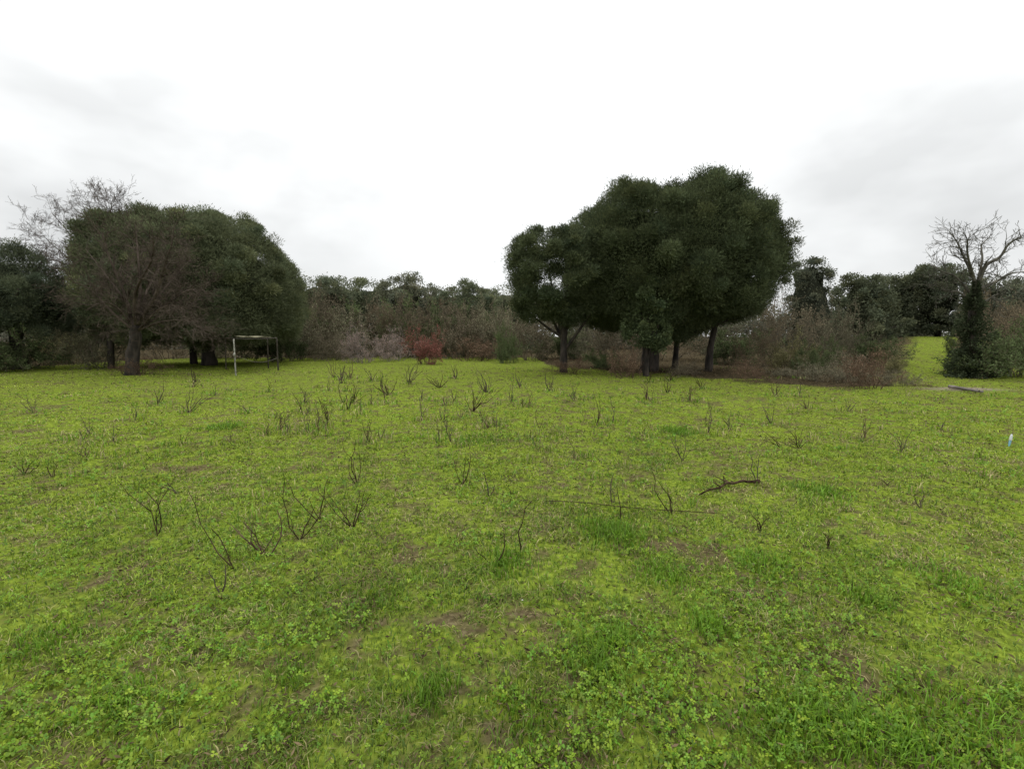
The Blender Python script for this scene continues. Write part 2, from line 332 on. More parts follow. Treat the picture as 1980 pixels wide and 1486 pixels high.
# ---------- crowns
def crown_geo(prof,D,K,rc,n,leaf,color,seed,dr=.9,var=.12,upb=.4,squash=.8,core=.6,per=5,inner=.15,fill=.3,bulge=1.0):
    rs=np.random.RandomState(seed)
    rows=[]
    for (py,l,r) in prof:
        a=P((l+r)/2,py,D); hw=(r-l)/2/F*D*1.0
        rows.append((a[2],a[0],max(hw,.05)))
    rows=[(rows[0][0]+.02,rows[0][1],.05)]+rows+[(rows[-1][0]-.02,rows[-1][1],.1)]
    rows=np.array(rows); z,cx,hw=rows.T; ix=np.arange(len(z))
    NL=max(6,K//per)
    tt=np.linspace(0,len(z)-1,800); zi=np.interp(tt,ix,z); w=np.interp(tt,ix,hw); ci=np.interp(tt,ix,cx)
    for _ in range(30): w[1:-1]=(w[:-2]+w[2:])/2; zi[1:-1]=(zi[:-2]+zi[2:])/2
    dw=np.gradient(w); dz=np.gradient(zi); dl_=np.hypot(dw,dz)+1e-9; nr=-dz/dl_; nz=dw/dl_
    for _ in range(40): nr[1:-1]=(nr[:-2]+nr[2:])/2; nz[1:-1]=(nz[:-2]+nz[2:])/2
    arc=np.cumsum(dl_); cum=np.cumsum(dl_*w); cum/=cum[-1]
    def surf(q,ph,off):
        t=np.interp(q,cum,tt); rw=np.interp(t,tt,w); ar=np.interp(t,tt,arc)
        u1=ci.mean()+rw*np.cos(ph); v1=rw*np.sin(ph)
        bl=(vn(u1*1.0+seed*3.1,ar+v1*.7,rc*2.6,seed)-.35)*rc*1.9+(vn(u1+7,ar*1.3-v1,rc*1.1,seed+9)-.5)*rc*.9
        off=off+bl*bulge-rc*.15*bulge
        r_=rw-np.interp(t,tt,nr)*off; z_=np.interp(t,tt,zi)-np.interp(t,tt,nz)*off*.9
        r_=np.maximum(r_,0.0)
        return np.stack([np.interp(t,tt,ci)+r_*np.cos(ph),D+dr*r_*np.sin(ph),z_],1), np.stack([np.interp(t,tt,nr)*np.cos(ph),np.interp(t,tt,nr)*np.sin(ph),np.interp(t,tt,nz)],1)
    ph=(np.arange(NL)*2.39996+rs.uniform(-.5,.5,NL)); q=np.clip((np.arange(NL)+.5+rs.uniform(-1.5,1.5,NL))/NL,0,1)
    rl=rc*rs.uniform(.6,1.35,NL)
    LC,_=surf(q,ph,rl*.9*np.where(rs.uniform(size=NL)<inner,2.2,1)+rc*rs.uniform(-.22,.3,NL))
    j=np.repeat(np.arange(NL),per); K=len(j)
    dl=nrm(rs.normal(size=(K,3))+np.array([0,0,.25])); cc=LC[j]+dl*(rl[j]*rs.uniform(.25,.75,K))[:,None]*np.array([1,1,squash])
    rcs=rc*.55*rs.uniform(.6,1.35,K)
    i=np.repeat(np.arange(K),n); m=len(i)
    d=nrm(rs.normal(size=(m,3))+np.array([0,0,upb])); rad=(rcs[i]*rs.uniform(size=m)**.55*(1+.25*np.abs(rs.normal(size=m))**2*.35))[:,None]
    pos=cc[i]+d*rad*np.array([1,1,squash]); dirn=nrm(d+rs.normal(size=(m,3))*.6+np.array([0,0,.4]))
    cv=((1+var*rs.normal(size=(K,1)))*(1+.13*rs.normal(size=(NL,1)))[j])[i].clip(.4,1.8)
    tone=rs.uniform(size=(K,1))[i]
    mf=int(m*fill)
    if mf:
        phf=rs.uniform(0,6.2832,mf); pf,nf=surf(rs.uniform(size=mf),phf,rc*(.35+.9*rs.uniform(size=mf)))
        pos=np.concatenate([pos,pf]); dirn=np.concatenate([dirn,nrm(nf+rs.normal(size=(mf,3))*.7+np.array([0,0,.35]))]); cv=np.concatenate([cv,np.full((mf,1),.95)]); tone=np.concatenate([tone,np.full((mf,1),.5)]); m=m+mf
    V,Fc=leaves(pos,dirn,leaf[0]*rs.uniform(.6,1.4,m),leaf[1]*rs.uniform(.6,1.4,m),rs)
    col=np.array(color)*cv*rs.uniform(.65,1.4,(m,1))*(1+np.array([.25,.1,-.1])*(tone-.5))
    col=np.repeat(col,4,0)
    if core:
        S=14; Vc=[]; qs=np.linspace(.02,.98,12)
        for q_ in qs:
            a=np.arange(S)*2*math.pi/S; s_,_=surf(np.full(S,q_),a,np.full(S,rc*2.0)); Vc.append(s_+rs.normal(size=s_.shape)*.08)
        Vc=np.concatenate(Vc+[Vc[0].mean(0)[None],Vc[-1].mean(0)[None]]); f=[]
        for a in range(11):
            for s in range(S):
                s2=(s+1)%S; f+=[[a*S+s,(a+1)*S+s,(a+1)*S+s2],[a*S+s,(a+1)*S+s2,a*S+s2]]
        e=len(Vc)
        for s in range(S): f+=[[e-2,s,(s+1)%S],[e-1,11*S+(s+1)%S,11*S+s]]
        V,Fc=join([(V,Fc),(Vc,np.array(f))]); col=np.concatenate([col,np.tile(np.array(color)*.35,(len(Vc),1))])  # hidden filler hull blocks the sky; crown interior shade put into its dark colour
    return V,Fc,col,cc
def tree(name,label,cat,base,D,prof,K,rc,n,leaf,color,seed,group=None,tr=.25,limbs=5,top=None,**kw):
    bx=P(base,700,D)[0]; h=float(hgt(bx,D)); root=thing(name,label,cat,(bx,D,h),group); rn=np.random.RandomState(seed)
    V,Fc,col,cc=crown_geo(prof,D,K,rc,n,leaf,color,seed,**kw)
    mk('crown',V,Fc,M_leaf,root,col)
    pz=[P(0,r[0],D)[2] for r in prof]; zt=h+(max(pz)-h)*(.45 if top is None else top)
    tip=np.array([np.median(cc[:,0])*.5+bx*.5,D,zt])
    b=np.array([bx,D,h-.1]); V,Fc=tube([b,b+(tip-b)*[.1,0,.3]+[0,0,.05],b+(tip-b)*[.4,0,.65],tip],[tr*1.35,tr,tr*.85,tr*.6],9,rn,.07)
    mk('trunk',V,Fc,M_bark,root,None,True)
    sel=rn.choice(len(cc),limbs,replace=False)
    for s in sel:
        f=rn.uniform(.3,.95); p0=b+(tip-b)*[f*f,0,f]; p1=cc[s]; mid=(p0+p1)/2+[0,0,-.1*abs(p1[0]-p0[0])*.5]
        V,Fc=tube([p0,mid,p1],[tr*.5,tr*.35,tr*.12],6,rn,.05); mk('limb',V,Fc,M_bark,root,None,True)
    return root
pine=(.13,.024); PC=(.08,.096,.048)
tree('pine_tree','huge broad-domed dark pine, the tallest tree, right of centre','tree',1255,22,
 [(354,1300,1375),(364,1225,1420),(382,1160,1465),(408,1120,1492),(445,1100,1512),(490,1080,1515),(540,1076,1506),(580,1088,1488),(612,1108,1458),(640,1145,1415),(655,1220,1340)],1000,.7,440,pine,PC,1,tr=.34,limbs=14,dr=.85,bulge=.6,fill=.42)
tree('pine_tree','smaller dark pine adjoining the left side of the huge domed pine','tree',1090,21,
 [(445,1060,1130),(458,1015,1170),(476,990,1185),(508,974,1190),(545,972,1190),(585,982,1180),(618,1003,1160),(640,1045,1120)],420,.5,320,pine,(.08,.096,.05),2,tr=.15,limbs=14,fill=.25,core=0,bulge=.7)
tree('pine_tree','wide rounded green pine behind the leafless trees on the left','tree',405,26,
 [(406,320,385),(415,258,440),(434,212,485),(462,187,520),(500,176,556),(545,175,580),(595,182,584),(640,205,576),(664,260,530)],880,.75,400,(.15,.028),(.115,.13,.07),3,tr=.3,limbs=9,bulge=.6,fill=.42)  # leaf colour lightened to paint haze over this farther pine
tree('pine_tree','dark pine cut off by the left edge of the view','tree',40,23,
 [(440,-110,5),(468,-140,50),(505,-150,95),(545,-150,135),(600,-150,142),(655,-140,130)],380,.75,290,pine,(.082,.096,.058),4,tr=.28,bulge=.8)
tree('oak_sapling','mid-green leafy young tree at the foot of the huge domed pine','tree',1250,19.3,
 [(528,1235,1285),(550,1208,1310),(590,1198,1317),(640,1200,1310),(685,1215,1290)],120,.33,150,(.08,.055),(.095,.12,.058),5,tr=.1,core=0)
def lone_trunk(px,D,h,tr,label,seed,lean=.3):
    rn=np.random.RandomState(seed); bx=P(px,700,D)[0]; z=float(hgt(bx,D)); root=thing('pine_tree',label,'tree',(bx,D,z))
    b=np.array([bx,D,z-.1]); V,Fc=tube([b,b+[lean*.1,0,h*.4],b+[lean*.6,.1,h*.7],b+[lean,.2,h]],[tr*1.3,tr,tr*.85,tr*.5],8,rn,.07); mk('trunk',V,Fc,M_bark,root,None,True)
    pyb=lambda zz:648.7-(zz-CH)/D*F
    cx=px+lean/D*F; w=1.3/D*F
    V,Fc,col,cc=crown_geo([(pyb(z+h+1.6),cx-w*.4,cx+w*.4),(pyb(z+h+1),cx-w,cx+w),(pyb(z+h-.3),cx-w,cx+w)],D,40,.4,150,pine,PC,seed,core=0); mk('crown',V,Fc,M_leaf,root,col)
    for s in range(3):
        V,Fc=tube([b+[lean*.6,.1,h*.7],(b+[lean*.6,.1,h*.75]+cc[s])/2,cc[s]],[tr*.4,tr*.3,tr*.1],6,rn,.05); mk('limb',V,Fc,M_bark,root,None,True)
lone_trunk(1305,23,3.0,.12,'thin dark pine trunk just right of the thick forked trunk',11)
lone_trunk(1370,21.5,2.8,.14,'stout dark trunk under the right half of the huge pine',12,.4)
lone_trunk(375,27,3.2,.15,'slimmer trunk just left of the wide green pine trunk',13,-.2)

# ---------- background trees
FG=(.135,.148,.09)  # distance haze painted into the paler, greyer leaf colours of these trees
bg=[('round olive tree rising right behind the wide green pine',620,42,[(528,595,650),(540,560,690),(560,540,705),(620,530,710),(680,550,700)],FG),
('flat-topped tree in the middle wood, above the pink-grey shrub',700,46,[(534,665,725),(545,635,760),(570,610,780),(620,605,790),(680,620,780)],(.125,.14,.08)),
('spiky-topped tree in the middle wood, above the red shrub on its left',785,44,[(528,775,800),(546,745,825),(570,720,845),(620,715,855),(680,730,840)],(.145,.15,.098)),
('low grey-green tree directly above the red shrub',850,47,[(550,830,875),(560,800,905),(585,780,925),(630,770,930),(680,790,915)],(.15,.157,.105)),
('dark tree in the middle wood left of the smaller pine',905,43,[(542,885,925),(556,858,950),(580,845,970),(630,840,980),(680,850,970)],(.115,.13,.075)),
('woodland tree tucked against the left side of the smaller pine',965,48,[(552,945,1000),(562,920,1025),(585,905,1045),(630,900,1050),(680,910,1030)],FG),
('small dark tree on its own skyline just right of the huge pine',1568,46,[(488,1550,1588),(500,1530,1602),(525,1518,1614),(552,1518,1616),(580,1515,1625),(620,1510,1640),(670,1515,1630)],(.105,.115,.078)),
('dark rounded evergreen left of the grassy bank, leftmost of three',1670,38,[(524,1645,1695),(538,1625,1720),(580,1612,1735),(640,1615,1735),(670,1640,1710)],(.10,.112,.068)),
('middle evergreen of the three behind the grassy bank',1742,42,[(530,1715,1775),(542,1690,1800),(590,1680,1810),(650,1680,1805)],(.12,.132,.08)),
('tallest evergreen behind the grassy bank, beside the ivy-clad tree',1808,40,[(510,1785,1832),(524,1760,1860),(580,1750,1870),(645,1755,1870)],(.10,.112,.07)),
('small hazy tree in the gap between the edge pine and leafless trees',120,45,[(568,95,145),(580,60,180),(620,50,195),(680,60,190)],(.14,.145,.105)),
('dim evergreen behind the leafless thicket at the right edge',1950,36,[(535,1915,2000),(550,1870,2050),(620,1855,2070),(680,1870,2060)],(.11,.12,.08)),
]
for i,(lb,b,D,pr,colr) in enumerate(bg):
    rj=random.Random(i); pr=[(a_,l_+rj.uniform(-9,9),r_+rj.uniform(-9,9)) for a_,l_,r_ in pr]
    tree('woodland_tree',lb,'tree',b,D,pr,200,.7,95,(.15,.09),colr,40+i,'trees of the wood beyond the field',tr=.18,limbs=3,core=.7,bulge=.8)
rs=np.random.RandomState(77); K=520; xx=rs.uniform(-82,85,K); yy=rs.uniform(56,68,K); rc=rs.uniform(1.2,2.3,K); zz=rs.uniform(.6,4.2,K)+2.6*(vn(xx,yy*0,5,3)-.4)
i=np.repeat(np.arange(K),200); d=nrm(rs.normal(size=(len(i),3))+[0,0,.3]); pos=np.stack([xx,yy,zz],1)[i]+d*(rc[i]*rs.uniform(size=len(i))**.6)[:,None]*[1,1,.8]
V,Fc=leaves(pos,nrm(d+rs.normal(size=d.shape)*.5),rs.uniform(.25,.5,len(i)),rs.uniform(.2,.35,len(i)),rs)
tn=rs.uniform(size=(K,1)); cl=((np.array([[.15,.158,.115]])*(1-tn)+np.array([[.16,.145,.11]])*tn)*(1+.12*rs.normal(size=(K,1))))[i].clip(.02,2)*rs.uniform(.7,1.3,(len(i),1))  # pale greyish leaf tints with the distance haze mixed in
tag(mk('far_woodland',V,Fc,M_leaf,None,np.repeat(cl,4,0)),'hazy mass of far woodland closing the skyline behind everything','woodland',kind='stuff')

# ---------- brush prototypes
dims={}
def proto(seed,H,Wd,nst,stem_mat,leafcol,nl,up=.06,leafsz=(.06,.035),rmin=.006,mx=3,lean=1.0):
    rn=random.Random(seed); S=Segs(); 
    for k in range(nst):
        a=rn.uniform(0,6.28); rr=rn.random()**.5*Wd*.3; t=rn.uniform(.15,1.0)*lean
        d=Vector((math.cos(a)*t,math.sin(a)*t,1)).normalized()
        grow(S,Vector((math.cos(a)*rr,math.sin(a)*rr,-.05)),d,H*rn.uniform(.4,.75),.02,0,mx,1,.9,up,rn,.3,rmin)
    V,Fc=S.mesh()
    root=bpy.data.objects.new('bare_shrub',None); C.objects.link(root)
    mk('stems',V,Fc,stem_mat,root)
    r2=np.random.RandomState(seed); B=np.array(S.b); dims[root.name]=(np.percentile(B[:,2],97),np.percentile(np.hypot(B[:,0],B[:,1]),92)*2)
    i=r2.randint(0,len(B),nl); dd=nrm(r2.normal(size=(nl,3)))
    V,Fc=leaves(B[i]+dd*r2.uniform(0,.09,(nl,1)),dd,leafsz[0]*r2.uniform(.5,1.4,nl),leafsz[1]*r2.uniform(.5,1.4,nl),r2)
    mk('leaves',V,Fc,M_dry,root,np.repeat(np.array(leafcol)*r2.uniform(.5,1.5,(nl,1)),4,0))
    return root
def dup(root,loc,rz,sc,name,label,cat,group):
    r=root.copy(); C.objects.link(r); r.location=loc; r.rotation_euler=(0,0,rz); r.scale=sc; r.name=name
    tag(r,label,cat,group)
    for ch in root.children:
        c=ch.copy(); C.objects.link(c); c.parent=r
    return r
protos={
'brown':[proto(100+i,2.4,2.4,18,M_brush,c,7000) for i,c in enumerate([(.16,.124,.082),(.125,.125,.075),(.18,.15,.10)])],
'grey':[proto(110+i,2.2,2.4,20,M_twigp,(.32,.24,.205),5500) for i in range(2)],
'red':[proto(120,1.5,1.7,20,M_twigr,(.29,.12,.10),7000,leafsz=(.05,.035),mx=3)],
'rust':[proto(130+i,1.8,2.0,18,M_twigr,(.155,.105,.07),2300,rmin=.005) for i in range(2)],
'green':[proto(140+i,2.0,2.0,16,M_brush,(.09,.115,.05),13000,leafsz=(.08,.05)) for i in range(2)],
'olive':[proto(150,2.0,2.2,14,M_brush,(.18,.17,.08),9000,leafsz=(.08,.04))],
'tan':[proto(160+i,1.8,2.4,22,M_brush,c,6000,leafsz=(.05,.03),lean=1.6) for i,c in enumerate([(.25,.21,.145),(.19,.178,.115)])],
}
def shrub(kind,px,D,top,wpx,name,label,group='shrubs along the edge of the wood',i=[0]):
    i[0]+=1; rn=random.Random(i[0]*7); x=P(px,700,D)[0]; z=float(hgt(x,D)); H=P(px,top,D)[2]-z; w=wpx/F*D
    pr=protos[kind][i[0]%len(protos[kind])]; hh,ww=dims[pr.name]
    dup(pr,(x,D,z),rn.uniform(0,6.28),(w/ww,w/ww,H/hh),name,label,'shrub',group)
B='bare_shrub'; Lf='leafy_shrub'
sh=[
('brown',150,27,605,150,B,'brown leafless shrub between the edge pine and leafless tree'),
('olive',85,28,635,120,Lf,'yellow-olive shrub beneath the pine at the left edge'),
('green',20,22,640,160,Lf,'dark green shrub at the foot of the left-edge pine'),
('brown',205,24,620,130,B,'brown thicket immediately left of the leafless tree trunk'),
('rust',262,19.6,690,95,B,'low twiggy sprouts around the leafless tree base'),
('brown',330,33,620,170,B,'brown thicket seen past the trunks of the green pine, left side'),
('green',430,34,625,120,Lf,'green bush behind the post shelter, left of it'),
('brown',480,33,625,150,B,'brown thicket behind the small post shelter'),
('tan',560,32,605,140,B,'tan thicket right of the small post shelter'),
('green',545,30,640,100,Lf,'dark green shrub right behind the post shelter'),
('brown',615,34,572,140,B,'tall brown leafless thicket at the green pine right edge'),
('green',655,36,600,110,Lf,'green bush in the middle thicket behind the pink-grey shrub'),
('tan',680,35,600,120,B,'tan leafless thicket right behind the pink-grey shrub'),
('tan',640,31,650,90,B,'pale tan low shrub left of the pink-grey shrub'),
('brown',735,36,585,130,B,'leafless brown crown above the whitish thicket'),
('grey',765,30.5,645,90,B,'whitish leafless thicket left of the red shrub'),
('brown',800,35,600,130,B,'brown leafless thicket behind and left of the red shrub'),
('green',775,37,590,100,Lf,'green bush rising behind the whitish thicket'),
('green',835,36,600,100,Lf,'green bush among brown thickets above the red shrub'),
('tan',895,34,598,130,B,'grey-brown tangled leafless shrub right of the red shrub'),
('brown',860,36,590,130,B,'tall brown thicket behind and right of the red shrub'),
('green',925,37,600,100,Lf,'green bush in the thicket left of the dark conical evergreen'),
('brown',945,35,605,130,B,'brown thicket behind the dark conical evergreen'),
('rust',915,31,655,110,B,'low rusty brush between the red shrub and dark evergreen'),
('tan',955,33,592,100,B,'tan wiry leafless shrub above the dark evergreen'),
('brown',1030,31,610,140,B,'brown brush seen under the smaller pine'),
('green',1085,33,635,110,Lf,'green bush seen behind the smaller pine trunk'),
('brown',1130,32,620,150,B,'brown brush between the two right pines trunks'),
('brown',1200,30,630,140,B,'brown brush left of the thick forked trunk'),
('brown',1290,32,630,160,B,'brown brush behind the thin pine trunk'),
('brown',1400,30,615,160,B,'brown brush behind the stout right trunk'),
('green',1420,27,645,100,Lf,'green bush right of the stout right trunk'),
('rust',1210,18.4,672,75,B,'knee-high rusty shrub at the shade edge beside the young tree'),
('tan',1330,19.2,700,90,B,'low tan brush in the pine shade, centre'),
('green',1160,24,680,70,Lf,'low green bush in the shade between the two right pines'),
('brown',1460,22,640,100,B,'brown shrub under the right rim of the huge pine'),
('rust',1452,16.6,698,60,B,'small round rusty shrub at the grass edge'),
('brown',1515,26,582,130,B,'tall brown thicket right of the huge pine, nearest its rim'),
('tan',1590,28,600,130,B,'tall tan thicket below the small dark skyline tree'),
('brown',1640,25,632,100,B,'brown thicket left of the dark rounded evergreen'),
('green',1585,20,662,85,Lf,'dark green shrub among brown brush right of the huge pine'),
('olive',1525,21,658,85,Lf,'olive shrub tangled in brush beside the green one'),
('tan',1600,16.5,704,125,B,'tan bramble heap at the grass edge on the right'),
('rust',1685,14.6,680,100,B,'red-brown leafless shrub, nearest of the right-hand brush'),
('tan',1735,15.2,716,70,B,'spreading tan twigs at the right end of the brush'),
('tan',1645,17.5,684,100,B,'tan shrub behind the nearest red-brown shrub'),
('rust',1790,15.0,742,50,B,'low twigs where the brush meets the track'),
('green',1690,24,655,80,Lf,'green thicket below the middle evergreen'),
('olive',1725,20,690,50,Lf,'low olive shrub at the left foot of the grassy bank'),
('green',1900,18.7,668,130,Lf,'dark ivy-like shrub round the foot of the ivy-clad tree'),
('brown',1950,19.5,590,120,B,'brown-grey thicket right of the ivy-clad tree'),
('green',1975,18.5,635,120,Lf,'green shrub cut off by the right edge'),
('brown',1995,22,565,150,B,'tall bare thicket at the right edge'),
('brown',1885,24,575,90,B,'bare brown shrub immediately behind the ivy-clad trunk'),
('green',1843,27,645,40,Lf,'small green bush at the right side of the grassy bank'),
('grey',700,29,640,92,B,'pink-grey leafless shrub on the grass left of the red shrub'),
('green',980,28.5,635,56,Lf,'dark conical evergreen bush on the grass edge'),
('rust',1100,20,695,80,B,'low rusty brush at the smaller pine foot'),
('tan',1540,18.5,712,90,B,'low tan brush left of the tan bramble heap'),
]
for s in sh: shrub(*s)
shrub('red',825,27,643,66,B,'pinkish-red round shrub standing at the far grass edge',None)
for k in protos.values():
    for r in k:
        for c in list(r.children): bpy.data.objects.remove(c)
        bpy.data.objects.remove(r)

# ---------- bare trees
def bare_tree(label,D,trunk,tr,limbs,seed,mx,tm,bl,rmin=.006,up=.03,nch=1,sub=(.9,1.9),rk=1.0):
    b=P(trunk[0][0],trunk[0][1],D); z=float(hgt(b[0],D)); root=thing('bare_tree',label,'tree',(b[0],D,z)); rn=random.Random(seed); rs=np.random.RandomState(seed)
    pts=[P(a,c,D) for a,c in trunk]; pts[0][2]=z-.1
    V,Fc=tube(pts,np.linspace(tr*1.2,tr*.8,len(pts)),10,rs,.08); mk('trunk',V,Fc,M_bark,root,None,True)
    S=Segs()
    for (pl,dd,r0) in limbs:
        r0*=rk
        n=len(pl); pp=[P(a,c,D+dd*k/(n-1)) for k,(a,c) in enumerate(pl)]
        for k in range(1,n-1): pp[k]=pp[k]+rs.normal(size=3)*.06
        V,Fc=tube(pp,np.linspace(r0,r0*.15,n),7,rs,.06); mk('limb',V,Fc,tm,root,None,True)
        for k in range(n-1):
            for _ in range(bl if k else bl//2+1):
                f=rn.random(); p=Vector(pp[k]*(1-f)+pp[k+1]*f); d=Vector(pp[k+1]-pp[k]).normalized(); w=rv(rn); w=(w-d*w.dot(d)).normalized()
                grow(S,p,(d*.7+w*.8).normalized(),rn.uniform(*sub)*(1-.3*k/n),r0*(1-.75*(k+f)/n)*.4,1,mx,nch,.75,up,rn,.2,rmin)
    V,Fc=S.mesh(); mk('twigs',V,Fc,tm,root)
    return root
bare_tree('brown-twigged leafless tree with dark trunk at the left field edge',19.3,[(255,728),(256,690),(262,650),(262,628)],.22,[
 ([(260,640),(238,570),(212,500),(198,450)],-.5,.09),([(238,575),(195,520),(165,480)],.8,.05),
 ([(262,630),(278,560),(268,490),(262,435)],.8,.09),([(264,630),(300,570),(320,515),(335,465)],-1.2,.09),
 ([(266,625),(320,590),(360,565),(395,560)],.8,.07),([(260,640),(215,600),(170,565),(140,545)],-.8,.06),
 ([(264,640),(320,620),(360,620),(395,640)],-1,.05),([(262,635),(262,560),(290,500),(295,445)],-2.2,.08),
 ([(262,640),(230,600),(195,580),(165,600)],-2,.05),([(262,630),(320,560),(350,520),(370,500)],2,.05),([(266,640),(300,600),(340,590),(360,600)],-2.2,.05),
 ([(264,630),(285,560),(300,530),(318,485)],1.5,.06),([(264,640),(310,610),(350,590),(380,600)],1.2,.05)],3,4,M_twig,6,nch=1,rmin=.0045,sub=(.7,1.2),rk=.9)
bare_tree('taller pale leafless tree rising behind at far left, sparse crown',23.5,[(215,705),(212,640),(205,580),(198,530)],.12,[
 ([(200,550),(190,480),(178,420),(170,390)],0,.08),([(198,540),(160,480),(122,435),(98,410)],.6,.07),([(196,530),(205,460),(214,405),(216,388)],-.6,.07),
 ([(200,560),(150,520),(105,475),(75,445)],-.5,.06),([(200,545),(225,470),(240,430),(248,410)],.5,.06),([(190,480),(150,430),(138,405)],.5,.045),([(180,530),(130,510),(95,500),(80,485)],.8,.04)],21,4,M_twig,7,nch=1,rmin=.0045,sub=(.7,1.15),rk=.6)
rt=bare_tree('ivy-clad leafless tree with gnarled grey limbs near the right edge',18.5,[(1885,728),(1876,650),(1882,590),(1890,540)],.13,[
 ([(1890,560),(1872,515),(1855,500),(1846,465),(1836,450)],.3,.075),([(1884,540),(1868,495),(1874,465),(1862,448)],-.6,.055),
 ([(1890,550),(1908,510),(1935,500),(1952,470),(1980,455)],-.4,.09),([(1892,560),(1930,540),(1952,522),(2000,525)],.8,.075),
 ([(1888,590),(1855,560),(1832,568),(1800,548)],.6,.055),([(1884,600),(1920,575),(1945,582),(1975,560)],-.6,.055),([(1886,580),(1845,535),(1822,522),(1800,510)],.9,.05),([(1890,545),(1906,498),(1900,478),(1914,458)],.8,.055)],8,3,M_twigm,5,rmin=.0055,sub=(.35,.8),up=.03,rk=.9)
rs=np.random.RandomState(9); n=14000; t=rs.uniform(size=n)**1.6; pyy=728-t*185; pxx=np.interp(pyy,[520,590,650,728],[1892,1882,1876,1885]); a=rs.uniform(0,6.28,n); rad=(.09+.8*rs.uniform(size=n)*(1-.9*t))*(.1+1.5*vn(t*12,a*1.2,1.0,4)**1.5)
q=np.array([P(px_,py_,18.5) for px_,py_ in zip(pxx,pyy)]); q[:,0]+=np.cos(a)*rad; q[:,1]+=np.sin(a)*rad
dd=nrm(np.stack([np.cos(a),np.sin(a),rs.uniform(-.6,.6,n)],1)+rs.normal(size=(n,3))*.4)
V,Fc=leaves(q,dd,rs.uniform(.05,.1,n),rs.uniform(.04,.08,n),rs); o=mk('ivy',V,Fc,M_leaf,rt,np.repeat(np.array([.05,.062,.034])*rs.uniform(.5,1.6,(n,1)),4,0))

# ---------- saplings
def sap(base,tips,label,mat,name='twig_sapling',tw=2,seed=0,thick=1.0):
    gx,gy=G(*base); z=float(hgt(gx,gy)); rn=random.Random(seed+int(base[0])*3); S=Segs(); r0=max(.0066,.00095*gy)*thick
    root=np.array([gx,gy,z])
    for (tx_,ty_) in tips:
        tp=P(tx_,ty_,gy); tp[1]+=rn.uniform(-.25,.25)*abs(tp[2]-z); tp[2]+=z
        b0=Vector((gx+rn.uniform(-.5,.5)*r0,gy+rn.uniform(-.5,.5)*r0,z-.01)); T=Vector(tp); n=5
        bow=Vector((rn.uniform(-.12,.12),rn.uniform(-.1,.1),0))*(T-b0).length*1.2; prev=b0; rs_=r0*rn.uniform(.6,1.05); rp=rs_
        for k in range(1,n+1):
            f=k/n; q=b0.lerp(T,f)+bow*math.sin(f*math.pi)+rv(rn)*.018*(T-b0).length; r1=rs_*(1-.65*f); S.add(prev,q,rp,r1)
            if k>1 and k<n and rn.random()<.3*tw:
                dl=(T-b0).normalized(); w=rv(rn); w=(w-dl*w.dot(dl)).normalized(); e=q+(dl+w*.6).normalized()*(T-b0).length*rn.uniform(.12,.3); S.add(q,e,r1*.7,r1*.4)
            prev=q; rp=r1
    V,Fc=S.mesh(4); V=V-root
    grp='small weed stems in the far half of the field' if label.startswith('one of') else 'bare twig saplings in the field'
    o=mk(name,V,Fc,mat); o.location=root; tag(o,label,'sapling',grp); return o
def fan(px,py,h,w,n,seed):
    rn=random.Random(seed); ln=rn.uniform(-.35,.35)*w; return [(px-w/2+ln+w*(k+.5)/n+rn.uniform(-.3,.3)*w,py-h*rn.uniform(.4,1.15)) for k in range(n)]
